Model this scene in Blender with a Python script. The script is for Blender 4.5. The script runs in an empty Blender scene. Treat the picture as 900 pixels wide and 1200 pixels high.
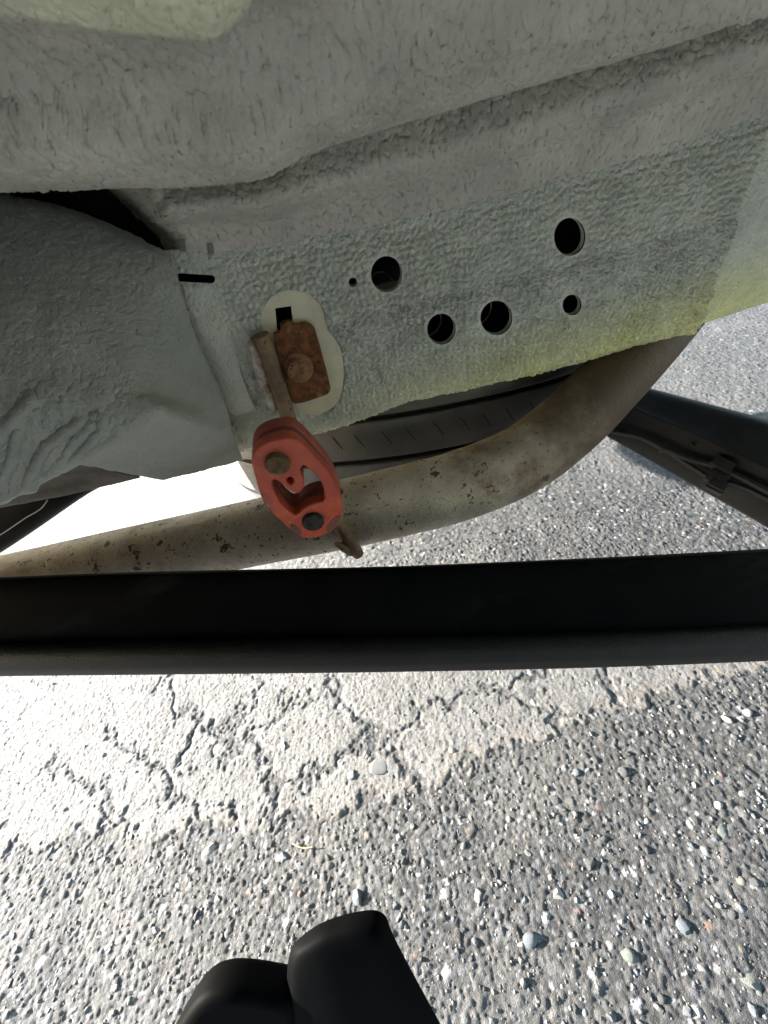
import bpy, bmesh, math, random
import numpy as np
from mathutils import Vector, Matrix
random.seed(7)
rng = np.random.default_rng(11)
S = bpy.context.scene
COL = S.collection

# ------------------------------------------------------------------ camera
CAM_H, PITCH, ROLL, FPX = 0.60, math.radians(45), math.radians(14), 460.0
C0 = np.array([0, 0, CAM_H])
FWD = np.array([0, math.cos(PITCH), -math.sin(PITCH)])
R0 = np.array([1.0, 0, 0]); U0 = np.array([0, math.sin(PITCH), math.cos(PITCH)])
RIGHT = math.cos(ROLL)*R0 - math.sin(ROLL)*U0
UP = math.sin(ROLL)*R0 + math.cos(ROLL)*U0
cd = bpy.data.cameras.new('camera'); cam = bpy.data.objects.new('camera', cd); COL.objects.link(cam)
cd.sensor_fit = 'VERTICAL'; cd.sensor_height = 36; cd.lens = FPX/1200*36
cd.clip_start = 0.01; cd.clip_end = 2000
cd.dof.use_dof = True; cd.dof.focus_distance = 0.30; cd.dof.aperture_fstop = 16
M = Matrix.Identity(4)
for i in range(3):
    M[i][0], M[i][1], M[i][2], M[i][3] = RIGHT[i], UP[i], -FWD[i], C0[i]
cam.matrix_world = M
S.camera = cam
# ------------------------------------------------------------------ light
SUN_EL, SUN_AZ = math.radians(13), math.radians(-75)      # azimuth from +Y, negative = left
sunv = Vector((math.sin(SUN_AZ)*math.cos(SUN_EL), math.cos(SUN_AZ)*math.cos(SUN_EL), math.sin(SUN_EL)))
W = bpy.data.worlds.new('World'); S.world = W; W.use_nodes = True
nt = W.node_tree; sk = nt.nodes.new('ShaderNodeTexSky'); sk.sky_type = 'NISHITA'; sk.sun_disc = False
sk.sun_elevation = SUN_EL; sk.sun_rotation = SUN_AZ
bg = nt.nodes['Background']; bg.inputs[1].default_value = 0.12; nt.links.new(sk.outputs[0], bg.inputs[0])
sl = bpy.data.lights.new('sun', 'SUN'); sl.energy = 5.0; sl.angle = math.radians(0.5); sl.color = (1, .95, .88)
so = bpy.data.objects.new('sun', sl); COL.objects.link(so)
so.rotation_euler = sunv.to_track_quat('Z', 'Y').to_euler()
S.view_settings.view_transform = 'Standard'; S.view_settings.look = 'None'
S.view_settings.exposure = 2.82; S.view_settings.gamma = 1
S.cycles.max_bounces = 10; S.cycles.diffuse_bounces = 6

# ------------------------------------------------------------------ helpers
def ray(px, py):
    px = np.asarray(px, float); py = np.asarray(py, float)
    return FWD + ((px-450)/FPX)[..., None]*RIGHT - ((py-600)/FPX)[..., None]*UP
def P(px, py, d):
    return C0 + ray(px, py)*np.asarray(d, float)[..., None]
def hitY(px, py, Y):
    r = ray(px, py); return C0 + r*(np.asarray(Y, float)/r[..., 1])[..., None]
def proj(v):
    q = v - C0; d = q @ FWD
    return 450 + FPX*(q @ RIGHT)/d, 600 - FPX*(q @ UP)/d, d
def pchip(t, y, tn):
    """shape-preserving cubic along axis 0 (t: n, y: n x ...)"""
    y = np.asarray(y, float); h = np.diff(t); s = np.diff(y, axis=0)/h.reshape(-1, *([1]*(y.ndim-1)))
    m = np.zeros_like(y); m[0], m[-1] = s[0], s[-1]
    for k in range(1, len(t)-1):
        a, b = s[k-1], s[k]
        m[k] = np.where(a*b > 0, 2*a*b/np.where(a+b == 0, 1, a+b), 0)
    i = np.clip(np.searchsorted(t, tn, 'right')-1, 0, len(t)-2)
    sh = (-1,)+(1,)*(y.ndim-1)
    u = ((tn-t[i])/h[i]).reshape(sh); H = h[i].reshape(sh)
    return (2*u**3-3*u**2+1)*y[i]+(u**3-2*u**2+u)*H*m[i]+(-2*u**3+3*u**2)*y[i+1]+(u**3-u**2)*H*m[i+1]
def h2(ix, iy, seed):
    n = (ix.astype(np.int64)*374761393 + iy.astype(np.int64)*668265263 + seed*2147483647) & 0xffffffff
    n = ((n ^ (n >> 13))*1274126177) & 0xffffffff
    n = ((n ^ (n >> 16))*2246822519) & 0xffffffff
    return ((n ^ (n >> 15)) & 0xffffff)/float(0x1000000)
def vnoise(x, y, seed=0):
    ix, iy = np.floor(x), np.floor(y); fx, fy = x-ix, y-iy
    fx = fx*fx*(3-2*fx); fy = fy*fy*(3-2*fy)
    a, b = h2(ix, iy, seed), h2(ix+1, iy, seed); c, d = h2(ix, iy+1, seed), h2(ix+1, iy+1, seed)
    return (a+(b-a)*fx)*(1-fy)+(c+(d-c)*fx)*fy
def fbm(x, y, seed=0, o=4):
    s, a = 0, 0.5
    for k in range(o):
        s = s+a*vnoise(x*2**k+k*17.3, y*2**k+k*9.1, seed+k); a *= .5
    return s/(1-.5**o)
def worley(x, y, seed=0):
    ix, iy = np.floor(x), np.floor(y)
    f1 = np.full(x.shape, 9.); f2 = f1.copy(); idv = np.zeros(x.shape)
    for dx in (-1, 0, 1):
        for dy in (-1, 0, 1):
            cx, cy = ix+dx, iy+dy
            px, py = cx+.12+.76*h2(cx, cy, seed), cy+.12+.76*h2(cx, cy, seed+1)
            # each cell is an uneven, rotated ellipse
            th = h2(cx, cy, seed+2)*3.1416; e = .75+.5*h2(cx, cy, seed+3)
            rx, ry = x-px, y-py
            u, w = (rx*np.cos(th)+ry*np.sin(th))*e, (-rx*np.sin(th)+ry*np.cos(th))/e
            d = np.sqrt(u*u+w*w); nid = h2(cx, cy, seed+4)
            lt = d < f1
            f2 = np.where(lt, f1, np.minimum(f2, d)); idv = np.where(lt, nid, idv); f1 = np.where(lt, d, f1)
    return f1, f2, idv
def segdist(x, y, poly):
    best = np.full(np.shape(x), 1e9)
    for (x0, y0), (x1, y1) in zip(poly[:-1], poly[1:]):
        dx, dy = x1-x0, y1-y0; t = np.clip(((x-x0)*dx+(y-y0)*dy)/(dx*dx+dy*dy+1e-12), 0, 1)
        best = np.minimum(best, np.hypot(x-x0-t*dx, y-y0-t*dy))
    return best
def inpoly(x, y, poly):
    c = np.zeros(np.shape(x), bool)
    for (x0, y0), (x1, y1) in zip(poly, poly[1:]+poly[:1]):
        c ^= ((y0 > y) != (y1 > y)) & (x < (x1-x0)*(y-y0)/(y1-y0+1e-12)+x0)
    return c
def sstep(a, b, v):
    t = np.clip((v-a)/(b-a), 0, 1); return t*t*(3-2*t)

def link(name, me, mat, parent=None, smooth=True):
    o = bpy.data.objects.new(name, me); COL.objects.link(o); me.name = name
    if mat and not me.materials: me.materials.append(mat)
    if smooth and len(me.polygons): me.polygons.foreach_set('use_smooth', [True]*len(me.polygons))
    if parent:
        o.parent = parent; o.matrix_parent_inverse = parent.matrix_world.inverted()
    return o
def npmesh(V, F):
    """V n x 3, F m x 4 (quads)"""
    me = bpy.data.meshes.new('mesh'); V = np.asarray(V, np.float32); F = np.asarray(F, np.int32)
    me.vertices.add(len(V)); me.vertices.foreach_set('co', V.ravel())
    k = F.shape[1]
    me.loops.add(F.size); me.loops.foreach_set('vertex_index', F.ravel())
    me.polygons.add(len(F)); me.polygons.foreach_set('loop_start', np.arange(0, F.size, k, dtype=np.int32))
    me.polygons.foreach_set('loop_total', np.full(len(F), k, np.int32))
    me.update(calc_edges=True); me.validate()
    return me
def gridfaces(nr, nc):
    i = np.arange(nr*nc).reshape(nr, nc)
    return np.stack([i[:-1, :-1], i[:-1, 1:], i[1:, 1:], i[1:, :-1]], -1).reshape(-1, 4)
def gnormals(G):
    a = np.gradient(G, axis=0); b = np.gradient(G, axis=1); n = np.cross(a, b)
    n /= np.linalg.norm(n, axis=-1, keepdims=True)+1e-12
    s = np.sum(n*(C0-G), -1, keepdims=True); return np.where(s < 0, -n, n)
def thing(name, label, cat, loc, group=None):
    o = bpy.data.objects.new(name, None); COL.objects.link(o); o.location = loc
    o.empty_display_size = .02
    o['label'] = label; o['category'] = cat
    if group: o['group'] = group
    bpy.context.view_layer.update()
    return o
def tube_mesh(pts, rad, seg=24, cap=True, sub=1, wob=0, smooth=True):
    pts = np.asarray(pts, float); rad = np.broadcast_to(np.asarray(rad, float), (len(pts),))
    if smooth and len(pts) > 2:
        t = np.r_[0, np.cumsum(np.linalg.norm(np.diff(pts, axis=0), axis=1))]
        tn = np.linspace(0, t[-1], max(8, sub)); 
        # Catmull-Rom tangents
        m = np.gradient(pts, t, axis=0); i = np.clip(np.searchsorted(t, tn, 'right')-1, 0, len(t)-2)
        h = (t[i+1]-t[i])[:, None]; u = ((tn-t[i])/h[:, 0])[:, None]
        q = (2*u**3-3*u**2+1)*pts[i]+(u**3-2*u**2+u)*h*m[i]+(-2*u**3+3*u**2)*pts[i+1]+(u**3-u**2)*h*m[i+1]
        rad = np.interp(tn, t, rad); pts = q
    T = np.gradient(pts, axis=0); T /= np.linalg.norm(T, axis=1, keepdims=True)
    n = np.cross(T[0], [0.3, .2, 1]); n /= np.linalg.norm(n); V = []
    a = np.linspace(0, 2*np.pi, seg, endpoint=False)
    for k in range(len(pts)):
        n = n-T[k]*(n @ T[k]); n /= np.linalg.norm(n); b = np.cross(T[k], n)
        r = rad[k]*(1+wob*(fbm(np.cos(a)*2+k*.35, np.sin(a)*2+7, 3, 2)-.5)) if wob else rad[k]
        V.append(pts[k]+np.outer(np.cos(a)*r, n)+np.outer(np.sin(a)*r, b))
    bm = bmesh.new(); rings = [[bm.verts.new(p) for p in ring] for ring in V]
    for k in range(len(rings)-1):
        for j in range(seg):
            bm.faces.new((rings[k][j], rings[k][(j+1) % seg], rings[k+1][(j+1) % seg], rings[k+1][j]))
    if cap:
        for ring, cen, sgn in ((rings[0], pts[0], 1), (rings[-1], pts[-1], -1)):
            r2 = [bm.verts.new(Vector(cen)+(v.co-Vector(cen))*.92) for v in ring]
            for j in range(seg):
                f = (ring[j], r2[j], r2[(j+1) % seg], ring[(j+1) % seg]); bm.faces.new(f if sgn > 0 else f[::-1])
            bm.faces.new(r2[::-1] if sgn > 0 else r2)
    bmesh.ops.recalc_face_normals(bm, faces=bm.faces)
    me = bpy.data.meshes.new('tube'); bm.to_mesh(me); bm.free(); return me
def lathe(prof, origin, axis, seg=40, close=False, xdir=None):
    """prof: list of (r, h) along axis"""
    A = Vector(axis).normalized(); X = Vector(xdir) if xdir is not None else A.orthogonal()
    X = (X-A*X.dot(A)).normalized(); Y = A.cross(X); O = Vector(origin)
    bm = bmesh.new(); rings = []
    for r, h in prof:
        if r < 1e-7: rings.append([bm.verts.new(O+A*h)]); continue
        rings.append([bm.verts.new(O+A*h+(X*math.cos(2*math.pi*j/seg)+Y*math.sin(2*math.pi*j/seg))*r) for j in range(seg)])
    pr = list(zip(rings[:-1], rings[1:]))+([(rings[-1], rings[0])] if close and len(rings) > 2 else [])
    for a, b in pr:
        for j in range(seg):
            k = (j+1) % seg
            f = [a[j % len(a)], a[k % len(a)], b[k % len(b)], b[j % len(b)]]
            f = list(dict.fromkeys(f))
            if len(f) > 2: bm.faces.new(f)
    bmesh.ops.recalc_face_normals(bm, faces=bm.faces)
    me = bpy.data.meshes.new('lathe'); bm.to_mesh(me); bm.free(); return me
def prism(polys, O, U, Wv, thick, bevel=0., res=2, round_=0):
    """filled 2-D outline (first polygon, others are holes), extruded by thick towards N=UxW from plane O"""
    U = Vector(U).normalized(); Wv = Vector(Wv); Wv = (Wv-U*Wv.dot(U)).normalized(); N = U.cross(Wv)
    cu = bpy.data.curves.new('c', 'CURVE'); cu.dimensions = '2D'; cu.fill_mode = 'BOTH'
    cu.extrude = max(thick/2-bevel, 1e-5); cu.bevel_depth = bevel; cu.bevel_resolution = res; cu.offset = -bevel
    for poly in polys:
        q = chaikin(poly, round_) if round_ else poly
        sp = cu.splines.new('POLY'); sp.points.add(len(q)-1); sp.use_cyclic_u = True
        for p, (x, y) in zip(sp.points, q): p.co = (x, y, 0, 1)
    ob = bpy.data.objects.new('c', cu); COL.objects.link(ob); bpy.context.view_layer.update()
    me = bpy.data.meshes.new_from_object(ob.evaluated_get(bpy.context.evaluated_depsgraph_get()))
    bpy.data.objects.remove(ob); bpy.data.curves.remove(cu)
    Mx = Matrix.Identity(4); O2 = Vector(O)+N*(thick/2)
    for i in range(3): Mx[i][0], Mx[i][1], Mx[i][2], Mx[i][3] = U[i], Wv[i], N[i], O2[i]
    me.transform(Mx); me.update(); me.materials.clear()
    return me
def chaikin(p, n=2):
    p = [tuple(q) for q in p]
    for _ in range(n):
        o = []
        for a, b in zip(p, p[1:]+p[:1]):
            o += [(a[0]*.75+b[0]*.25, a[1]*.75+b[1]*.25), (a[0]*.25+b[0]*.75, a[1]*.25+b[1]*.75)]
        p = o
    return p
def join(*mes):
    bm = bmesh.new()
    for m in mes: bm.from_mesh(m)
    me = bpy.data.meshes.new('join'); bm.to_mesh(me); bm.free(); return me
def flatshade(me, ang=35):
    me.polygons.foreach_set('use_smooth', [True]*len(me.polygons))
    me.set_sharp_from_angle(angle=math.radians(ang)); return me
def plane2(pts, Y):
    """pixels -> (x, z) on the vertical plane y = Y"""
    a = np.array(pts, float); h = hitY(a[:, 0], a[:, 1], Y); return [(p[0], p[2]) for p in h]

# ------------------------------------------------------------------ materials
def mat(name, c1, c2=None, nscale=40, rough=.6, metal=0., bumps=(), spots=(), vcol=False, spec=.5, ramp=(.35, .65), stretch=None, rough2=None, xrust=None):
    m = bpy.data.materials.new(name); m.use_nodes = True; t = m.node_tree; N, L = t.nodes, t.links
    b = N['Principled BSDF']; b.inputs['Metallic'].default_value = metal; b.inputs['Roughness'].default_value = rough
    b.inputs['Specular IOR Level'].default_value = spec
    tc = N.new('ShaderNodeTexCoord'); co = tc.outputs['Object']
    def mapped(st):
        if not st: return co
        mp = N.new('ShaderNodeMapping'); mp.inputs['Scale'].default_value = st; L.new(co, mp.inputs[0]); return mp.outputs[0]
    def noise(sc, st=None, det=6, r=.6):
        n = N.new('ShaderNodeTexNoise'); n.inputs['Scale'].default_value = sc; n.inputs['Detail'].default_value = det
        n.inputs['Roughness'].default_value = r; L.new(mapped(st), n.inputs['Vector']); return n.outputs['Fac']
    def rampn(sock, a, bb):
        r = N.new('ShaderNodeMapRange'); r.inputs['From Min'].default_value = a; r.inputs['From Max'].default_value = bb
        r.interpolation_type = 'SMOOTHSTEP'; L.new(sock, r.inputs['Value']); return r.outputs['Result']
    def mix(fac, A, B):
        x = N.new('ShaderNodeMix'); x.data_type = 'RGBA'
        if isinstance(fac, float): x.inputs[0].default_value = fac
        else: L.new(fac, x.inputs[0])
        for i, v in ((6, A), (7, B)):
            if isinstance(v, tuple): x.inputs[i].default_value = (*v, 1)
            else: L.new(v, x.inputs[i])
        return x.outputs[2]
    if vcol:
        a = N.new('ShaderNodeAttribute'); a.attribute_name = 'Col'; colr = a.outputs['Color']
    else: colr = c1
    if c2 and not vcol: colr = mix(rampn(noise(nscale, stretch), *ramp), c1, c2)
    if c2 and vcol:
        mm = N.new('ShaderNodeMix'); mm.data_type = 'RGBA'; mm.blend_type = 'MULTIPLY'; mm.inputs[0].default_value = 1
        L.new(colr, mm.inputs[6]); L.new(mix(rampn(noise(nscale, stretch), *ramp), c1, c2), mm.inputs[7]); colr = mm.outputs[2]
    for sp in spots:     # (colour, scale, lo, hi[, stretch])
        colr = mix(rampn(noise(sp[1], sp[4] if len(sp) > 4 else None, 5, .65), sp[2], sp[3]), colr, sp[0])
    if xrust:            # rust browning that grows along the bend
        sx = N.new('ShaderNodeSeparateXYZ'); L.new(co, sx.inputs[0]); ad = N.new('ShaderNodeMath'); ad.operation = 'MULTIPLY_ADD'
        L.new(noise(30), ad.inputs[0]); ad.inputs[1].default_value = .22; L.new(sx.outputs[0], ad.inputs[2])
        colr = mix(rampn(ad.outputs[0], xrust[0]+.11, xrust[1]+.11), colr, (.085, .058, .04))
    if isinstance(colr, tuple): b.inputs['Base Color'].default_value = (*colr, 1)
    else: L.new(colr, b.inputs['Base Color'])
    if rough2 is not None:
        r = N.new('ShaderNodeMapRange'); r.inputs['From Min'].default_value = .3; r.inputs['From Max'].default_value = .7
        r.inputs['To Min'].default_value = rough; r.inputs['To Max'].default_value = rough2
        L.new(noise(nscale*1.7), r.inputs['Value']); L.new(r.outputs[0], b.inputs['Roughness'])
    prev = None
    for bp in bumps:     # (scale, distance_m, stretch, kind)
        sc, dist = bp[0], bp[1]; st = bp[2] if len(bp) > 2 else None; kind = bp[3] if len(bp) > 3 else 'n'
        if kind == 'v':
            v = N.new('ShaderNodeTexVoronoi'); v.inputs['Scale'].default_value = sc; v.feature = 'SMOOTH_F1'
            L.new(mapped(st), v.inputs['Vector']); hgt = v.outputs['Distance']
        else: hgt = noise(sc, st, 4, .55)
        bn = N.new('ShaderNodeBump'); bn.inputs['Strength'].default_value = 1; bn.inputs['Distance'].default_value = dist
        L.new(hgt, bn.inputs['Height'])
        if prev: L.new(prev, bn.inputs['Normal'])
        prev = bn.outputs['Normal']
    if prev: L.new(prev, b.inputs['Normal'])
    return m

COAT = mat('undercoat', (.61, .66, .575), (.72, .76, .665), 22, .42, bumps=[(420, .0022), (190, .0028), (900, .0007)],
           vcol=True, ramp=(.3, .7))
COAT.node_tree.nodes['Principled BSDF'].inputs['Specular IOR Level'].default_value = .4
PAN = mat('pan_coat', (.40, .40, .35), (.58, .575, .50), 25, .55, bumps=[(300, .0012, (1.6, 1, .8)), (800, .0004)],
          vcol=True, ramp=(.3, .7), spots=[((.13, .12, .10), 210, .69, .75), ((.42, .41, .36), 14, .5, .75)])
CROSS = mat('cross_member_coat', (.30, .325, .295), (.39, .415, .37), 20, .5, bumps=[(380, .0014), (1000, .0005)],
            spots=[((.07, .07, .06), 160, .70, .74)])
DARKUNDER = mat('dark_underseal', (.09, .08, .065), (.15, .135, .11), 60, .7, bumps=[(220, .0012, (.5, 1, 2))])
CREAM = mat('bare_primer', (.56, .55, .38), (.66, .64, .46), 60, .45, bumps=[(500, .0001)],
            spots=[((.10, .06, .03), 420, .735, .76), ((.38, .33, .2), 90, .64, .74)])
RUST = mat('rust', (.11, .044, .016), (.25, .10, .036), 160, .85, bumps=[(500, .0014), (1800, .0006)],
           spots=[((.36, .18, .07), 110, .56, .70), ((.035, .018, .01), 230, .58, .68)])
BOLTRUST = mat('bolt_rust', (.24, .125, .06), (.42, .23, .115), 300, .8, bumps=[(500, .002), (1500, .0008)], spots=[((.05, .024, .012), 300, .58, .66)])
RUSTROD = mat('rod_rust', (.16, .105, .06), (.26, .18, .10), 120, .7, bumps=[(900, .0003)], spots=[((.07, .035, .018), 200, .58, .7)])
WELD = mat('weld_metal', (.62, .59, .53), (.26, .17, .10), 150, .4, .2, bumps=[(800, .0007)])
PIPE = mat('aluminised_pipe', (.38, .345, .285), (.52, .48, .41), 40, .62, .1, bumps=[(500, .0008), (60, .0012)],
           spots=[((.19, .135, .085), 22, .50, .72), ((.10, .05, .028), 80, .60, .66), ((.09, .045, .025), 260, .61, .66), ((.2, .12, .07), 420, .6, .68)], xrust=(.03, .20), spec=.3)
RUBBER = mat('red_rubber', (.38, .056, .028), (.48, .082, .036), 90, .5, bumps=[(900, .0002), (260, .0004)],
             spots=[((.22, .05, .035), 50, .52, .72), ((.30, .17, .13), 130, .62, .72), ((.13, .06, .05), 340, .66, .72)])
RUBBERSIDE = mat('weathered_rubber', (.26, .06, .04), (.36, .075, .045), 60, .6, bumps=[(500, .0006)], spots=[((.10, .045, .04), 90, .55, .7)])
RUBBERDARK = mat('dirty_rubber', (.12, .05, .045), (.2, .065, .05), 90, .6, bumps=[(700, .0003)])
PINHEAD = mat('pin_head_metal', (.085, .060, .033), (.15, .11, .062), 200, .9, 0, spec=.08, bumps=[(1500, .0002)], spots=[((.08, .05, .03), 300, .6, .7)])
PINDARK = mat('dark_pin_metal', (.02, .02, .021), (.05, .045, .042), 200, .8, 0, spec=.1, bumps=[(800, .0005)])
BLACK = mat('black_plastic', (.0016, .002, .0027), (.0028, .0031, .0038), 30, .6, bumps=[(1200, .0002)], spec=.02,
            spots=[((.010, .0105, .012), 26, .56, .75, (.4, 1, 1)), ((.04, .04, .04), 260, .735, .75)])
LIP = mat('black_lip', (.005, .0054, .0065), (.0075, .008, .0092), 80, .5, bumps=[(900, .0005)], spec=.15)
GUARD = mat('soft_black_plastic', (.0014, .0015, .0017), (.002, .0022, .0025), 30, .6, spec=.02)
BEAM = mat('black_painted_steel', (.016, .0165, .0175), (.023, .0235, .025), 25, .5, bumps=[(300, .0002)], spec=.05,
           spots=[((.09, .09, .09), 500, .73, .75)])
CABLE = mat('cable_sheath', (.010, .010, .011), None, rough=.35, spec=.3)
TYRE = mat('tyre_rubber', (.075, .077, .082), (.11, .112, .117), 30, .55, bumps=[(600, .0003)], spec=.4)
GROOVE = mat('tyre_groove', (.012, .012, .013), None, rough=.8)
INNER = mat('near_black_interior', (.010, .010, .009), (.016, .016, .015), 40, .5, .2)  # so dark that hole interiors and the gap read as shade
SILVER = mat('bright_wire', (.6, .6, .58), None, rough=.35, metal=.7)
GROUND = mat('asphalt', (.82, .82, .82), (1.12, 1.12, 1.12), 500, .78, bumps=[(1400, .0011), (600, .0008)], vcol=True, spec=.35)
FAR = mat('far_asphalt', (.13, .13, .128), (.19, .187, .18), 120, .85, bumps=[(160, .004), (60, .004)])
STONES = [mat('stone_'+n, c, d, 150, .6, bumps=[(600, .0012)]) for n, c, d in (
    ('grey', (.17, .175, .18), (.26, .265, .27)), ('blue', (.12, .14, .165), (.18, .2, .225)), ('pale', (.36, .35, .325), (.46, .445, .42)),
    ('tan', (.22, .19, .15), (.29, .255, .21)), ('green', (.15, .17, .15), (.20, .22, .19)), ('red', (.24, .12, .085), (.30, .16, .11)),
    ('dark', (.07, .072, .075), (.11, .112, .115)))]
STRAW = mat('straw', (.6, .5, .25), None, rough=.6)

# ------------------------------------------------------------------ ground
CRUST = [(-300, 1090), (-60, 1010), (60, 985), (130, 972), (190, 985), (240, 965), (300, 975), (350, 955), (420, 952), (438, 925), (500, 935), (545, 905), (575, 880),
         (640, 868), (700, 838), (735, 832), (790, 808), (850, 792), (960, 770), (1200, 720), (1200, 560), (-300, 560)]
CHANNELS = [([(395, 770), (388, 800), (400, 822), (440, 850), (455, 880)], 9), ([(388, 818), (340, 822), (312, 850), (275, 862), (255, 890)], 5),
            ([(455, 855), (400, 885), (352, 918), (322, 925), (318, 975)], 9), ([(255, 850), (300, 885), (325, 930)], 13),
            ([(300, 790), (292, 830), (270, 850)], 4), ([(560, 805), (610, 815), (665, 830), (690, 845)], 10), ([(470, 850), (520, 820), (590, 812), (640, 790)], 7),
            ([(120, 850), (170, 880), (210, 930), (240, 970)], 8), ([(60, 900), (120, 930), (160, 985)], 7), ([(700, 790), (730, 830)], 3),
            ([(460, 860), (480, 900), (500, 935)], 15), ([(200, 800), (230, 850), (215, 900)], 6)]
def ground_eval(x, y, fine=True):
    V = np.stack([x, y, np.zeros_like(x)], -1)
    px, py, d = proj(V); px = np.where(d > .05, px, -9e3); py = np.where(d > .05, py, -9e3)
    wx = px+34*(fbm(x*38, y*38, 5)-.5)*1.6+9*(fbm(x*160, y*160, 8)-.5); wy = py+34*(fbm(x*38+50, y*38, 6)-.5)*1.4+9*(fbm(x*160, y*160+9, 9)-.5)
    sd = segdist(wx, wy, CRUST+CRUST[:1]); sd = np.where(inpoly(wx, wy, CRUST), sd, -sd)
    ch = np.full(x.shape, 1e9)
    for pl, w in CHANNELS: ch = np.minimum(ch, segdist(wx, wy, pl)-.6*w*(.35+.9*fbm(x*60, y*60, 31)))
    sd = np.where(py < 690, -40., sd)
    holes = sstep(.66, .72, fbm(x*45, y*45, 71))*sstep(80, 10, sd)            # worn-through spots
    crust = sstep(-5, 7, np.minimum(sd, ch*1.2))*(1-holes)
    # aggregate
    lay = []
    for sz, hh, keep, seed in ((.0092, .0023, .45, 100), (.0054, .00185, .85, 200), (.0031, .0011, .97, 300)):
        jx, jy = x+.25*sz*(fbm(x/sz*1.7, y/sz*1.7, seed+7, 2)-.5), y+.25*sz*(fbm(x/sz*1.7+9, y/sz*1.7, seed+8, 2)-.5)
        f1, f2, i = worley(jx/sz, jy/sz, seed)
        r = .34+.22*((i*7.13) % 1); dome = np.sqrt(np.clip(1-(f1/r)**2, 0, 1))
        dome = np.minimum(dome, .62+.3*((i*3.77) % 1))                        # flat worn tops
        on = ((i*13.7) % 1) < keep
        lay.append((np.where(on, dome*hh*(.55+.6*((i*5.3) % 1)), 0), i))
    binder = .0006*(fbm(x*330, y*330, 41, 3)-.5)
    h = binder.copy(); sid = np.zeros_like(x); lev = np.full(x.shape, -1)
    for k, (a, i) in enumerate(lay):
        b = a+binder*.3-.0004; m = b > h; h = np.where(m, b, h); sid = np.where(m, i, sid); lev = np.where(m, k, lev)
    h = h+.003*(fbm(x*5, y*5, 61, 3)-.5)+.0016*(fbm(x*28, y*28, 63, 2)-.5)
    # crust: a lighter worn cement-like skin a few mm above the aggregate, pitted
    f1, f2, i2 = worley(x/.0042, y/.0042, 500)
    pit = sstep(.36, .1, f1)*(((i2*9.1) % 1) < .55)
    ctop = .0024+.0009*(fbm(x*70, y*70, 81, 3)-.5)+.0014*(fbm(x*260, y*260, 83, 3)-.5)+.0008*(fbm(x*600, y*600, 85, 2)-.5)-.0008*pit
    hc = np.where(crust > .02, h*(1-crust)+np.maximum(ctop+.003*(fbm(x*5, y*5, 61, 3)-.5), h-.0006)*crust, h)
    # colours of the stuff, with the left's sun overexposure whitened in
    g = .042+.108*((sid*17.9) % 1)**1.5
    g = np.where(((sid*31.7) % 1) > .97, .36, g)
    tint = np.stack([1+.08*(((sid*5.1) % 1)-.5), np.ones_like(g), 1+.16*(((sid*8.3) % 1)-.42)], -1)
    red = ((sid*47.3) % 1) > .9955
    col = g[..., None]*tint; col = np.where(red[..., None], np.array([.22, .15, .12]), col)
    bind = (.050+.045*fbm(x*25, y*25, 45, 3))[..., None]*np.array([1.0, .985, .96])
    grit = h2(np.floor(x/.0011), np.floor(y/.0011), 900)
    bind = bind*(.7+.6*grit[..., None])
    col = np.where((lev < 0)[..., None], bind, col)
    dust = sstep(.45, .75, fbm(x*14+3, y*14, 47, 4))[..., None]*.35
    col = col*(1-dust)+np.array([.16, .155, .145])*dust
    lightness = sstep(.2, -.35, x-.25*y)[..., None]                          # sun overexposure painted in: colour gets paler towards the left
    col = col*(1+.55*lightness)
    cc = (.18+.10*(fbm(x*60, y*60, 91, 3)-.5)+.05*(grit-.5))[..., None]*np.array([1.0, .985, .955])
    cc = cc*(1+.4*lightness)*(1-.35*pit[..., None])
    rim = np.exp(-(np.minimum(sd, 30)/9)**2)[..., None]*crust[..., None]
    cc = cc*(1-rim*.5)+np.array([.23, .185, .145])*rim*.5
    k = sstep(.3, .8, crust)[..., None]
    far_ = sstep(.42, .6, y)[..., None]; pale = sstep(-.05, -.5, x)[..., None]*far_; col = col*(1-.35*far_)+np.array([.16, .157, .15])*.35*far_; col = col*(1-pale*.8)+np.array([.50, .49, .47])*pale*.8; hc = hc*(1-.6*pale[..., 0])  # pale whitens the far left, painting its overexposed sunlight into the colour
    return hc, col*(1-k)+cc*k
def ground_patch(name, x0, x1, y0, y1, step, fine, zoff=0):
    xs = np.arange(x0, x1, step); ys = np.arange(y0, y1, step)
    X, Y = np.meshgrid(xs, ys)
    hh, cc = ground_eval(X, Y, fine)
    for _ in range(1 if fine else 0):
        q = np.pad(hh, 1, 'edge'); hh = .6*hh+.1*(q[1:-1, :-2]+q[1:-1, 2:]+q[:-2, 1:-1]+q[2:, 1:-1])
    V = np.stack([X, Y, hh+zoff], -1).reshape(-1, 3); me = npmesh(V, gridfaces(len(ys), len(xs)))
    a = me.color_attributes.new('Col', 'FLOAT_COLOR', 'POINT')
    a.data.foreach_set('color', np.c_[cc.reshape(-1, 3), np.ones(len(V))].astype(np.float32).ravel())
    o = link(name, me, GROUND); o['kind'] = 'structure'; return o, (xs, ys, hh)
GSTEP = .0014
near, NG = ground_patch('asphalt_ground', -.80, .66, -.22, .47, GSTEP, True)
mid, _ = ground_patch('asphalt_pavement', -1.15, 1.5, .4695, 1.3, .0026, False)
far_lane, _ = ground_patch('asphalt_road', -1.8, 2.8, 1.295, 3.2, .008, False, -.003)
fm = bpy.data.meshes.new('f'); s = 400
fm.from_pydata([(-s, -s, -.014), (s, -s, -.014), (s, s, -.014), (-s, s, -.014)], [], [(0, 1, 2, 3)])
o = link('wide_ground', fm, FAR, smooth=False); o['kind'] = 'structure'
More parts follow.
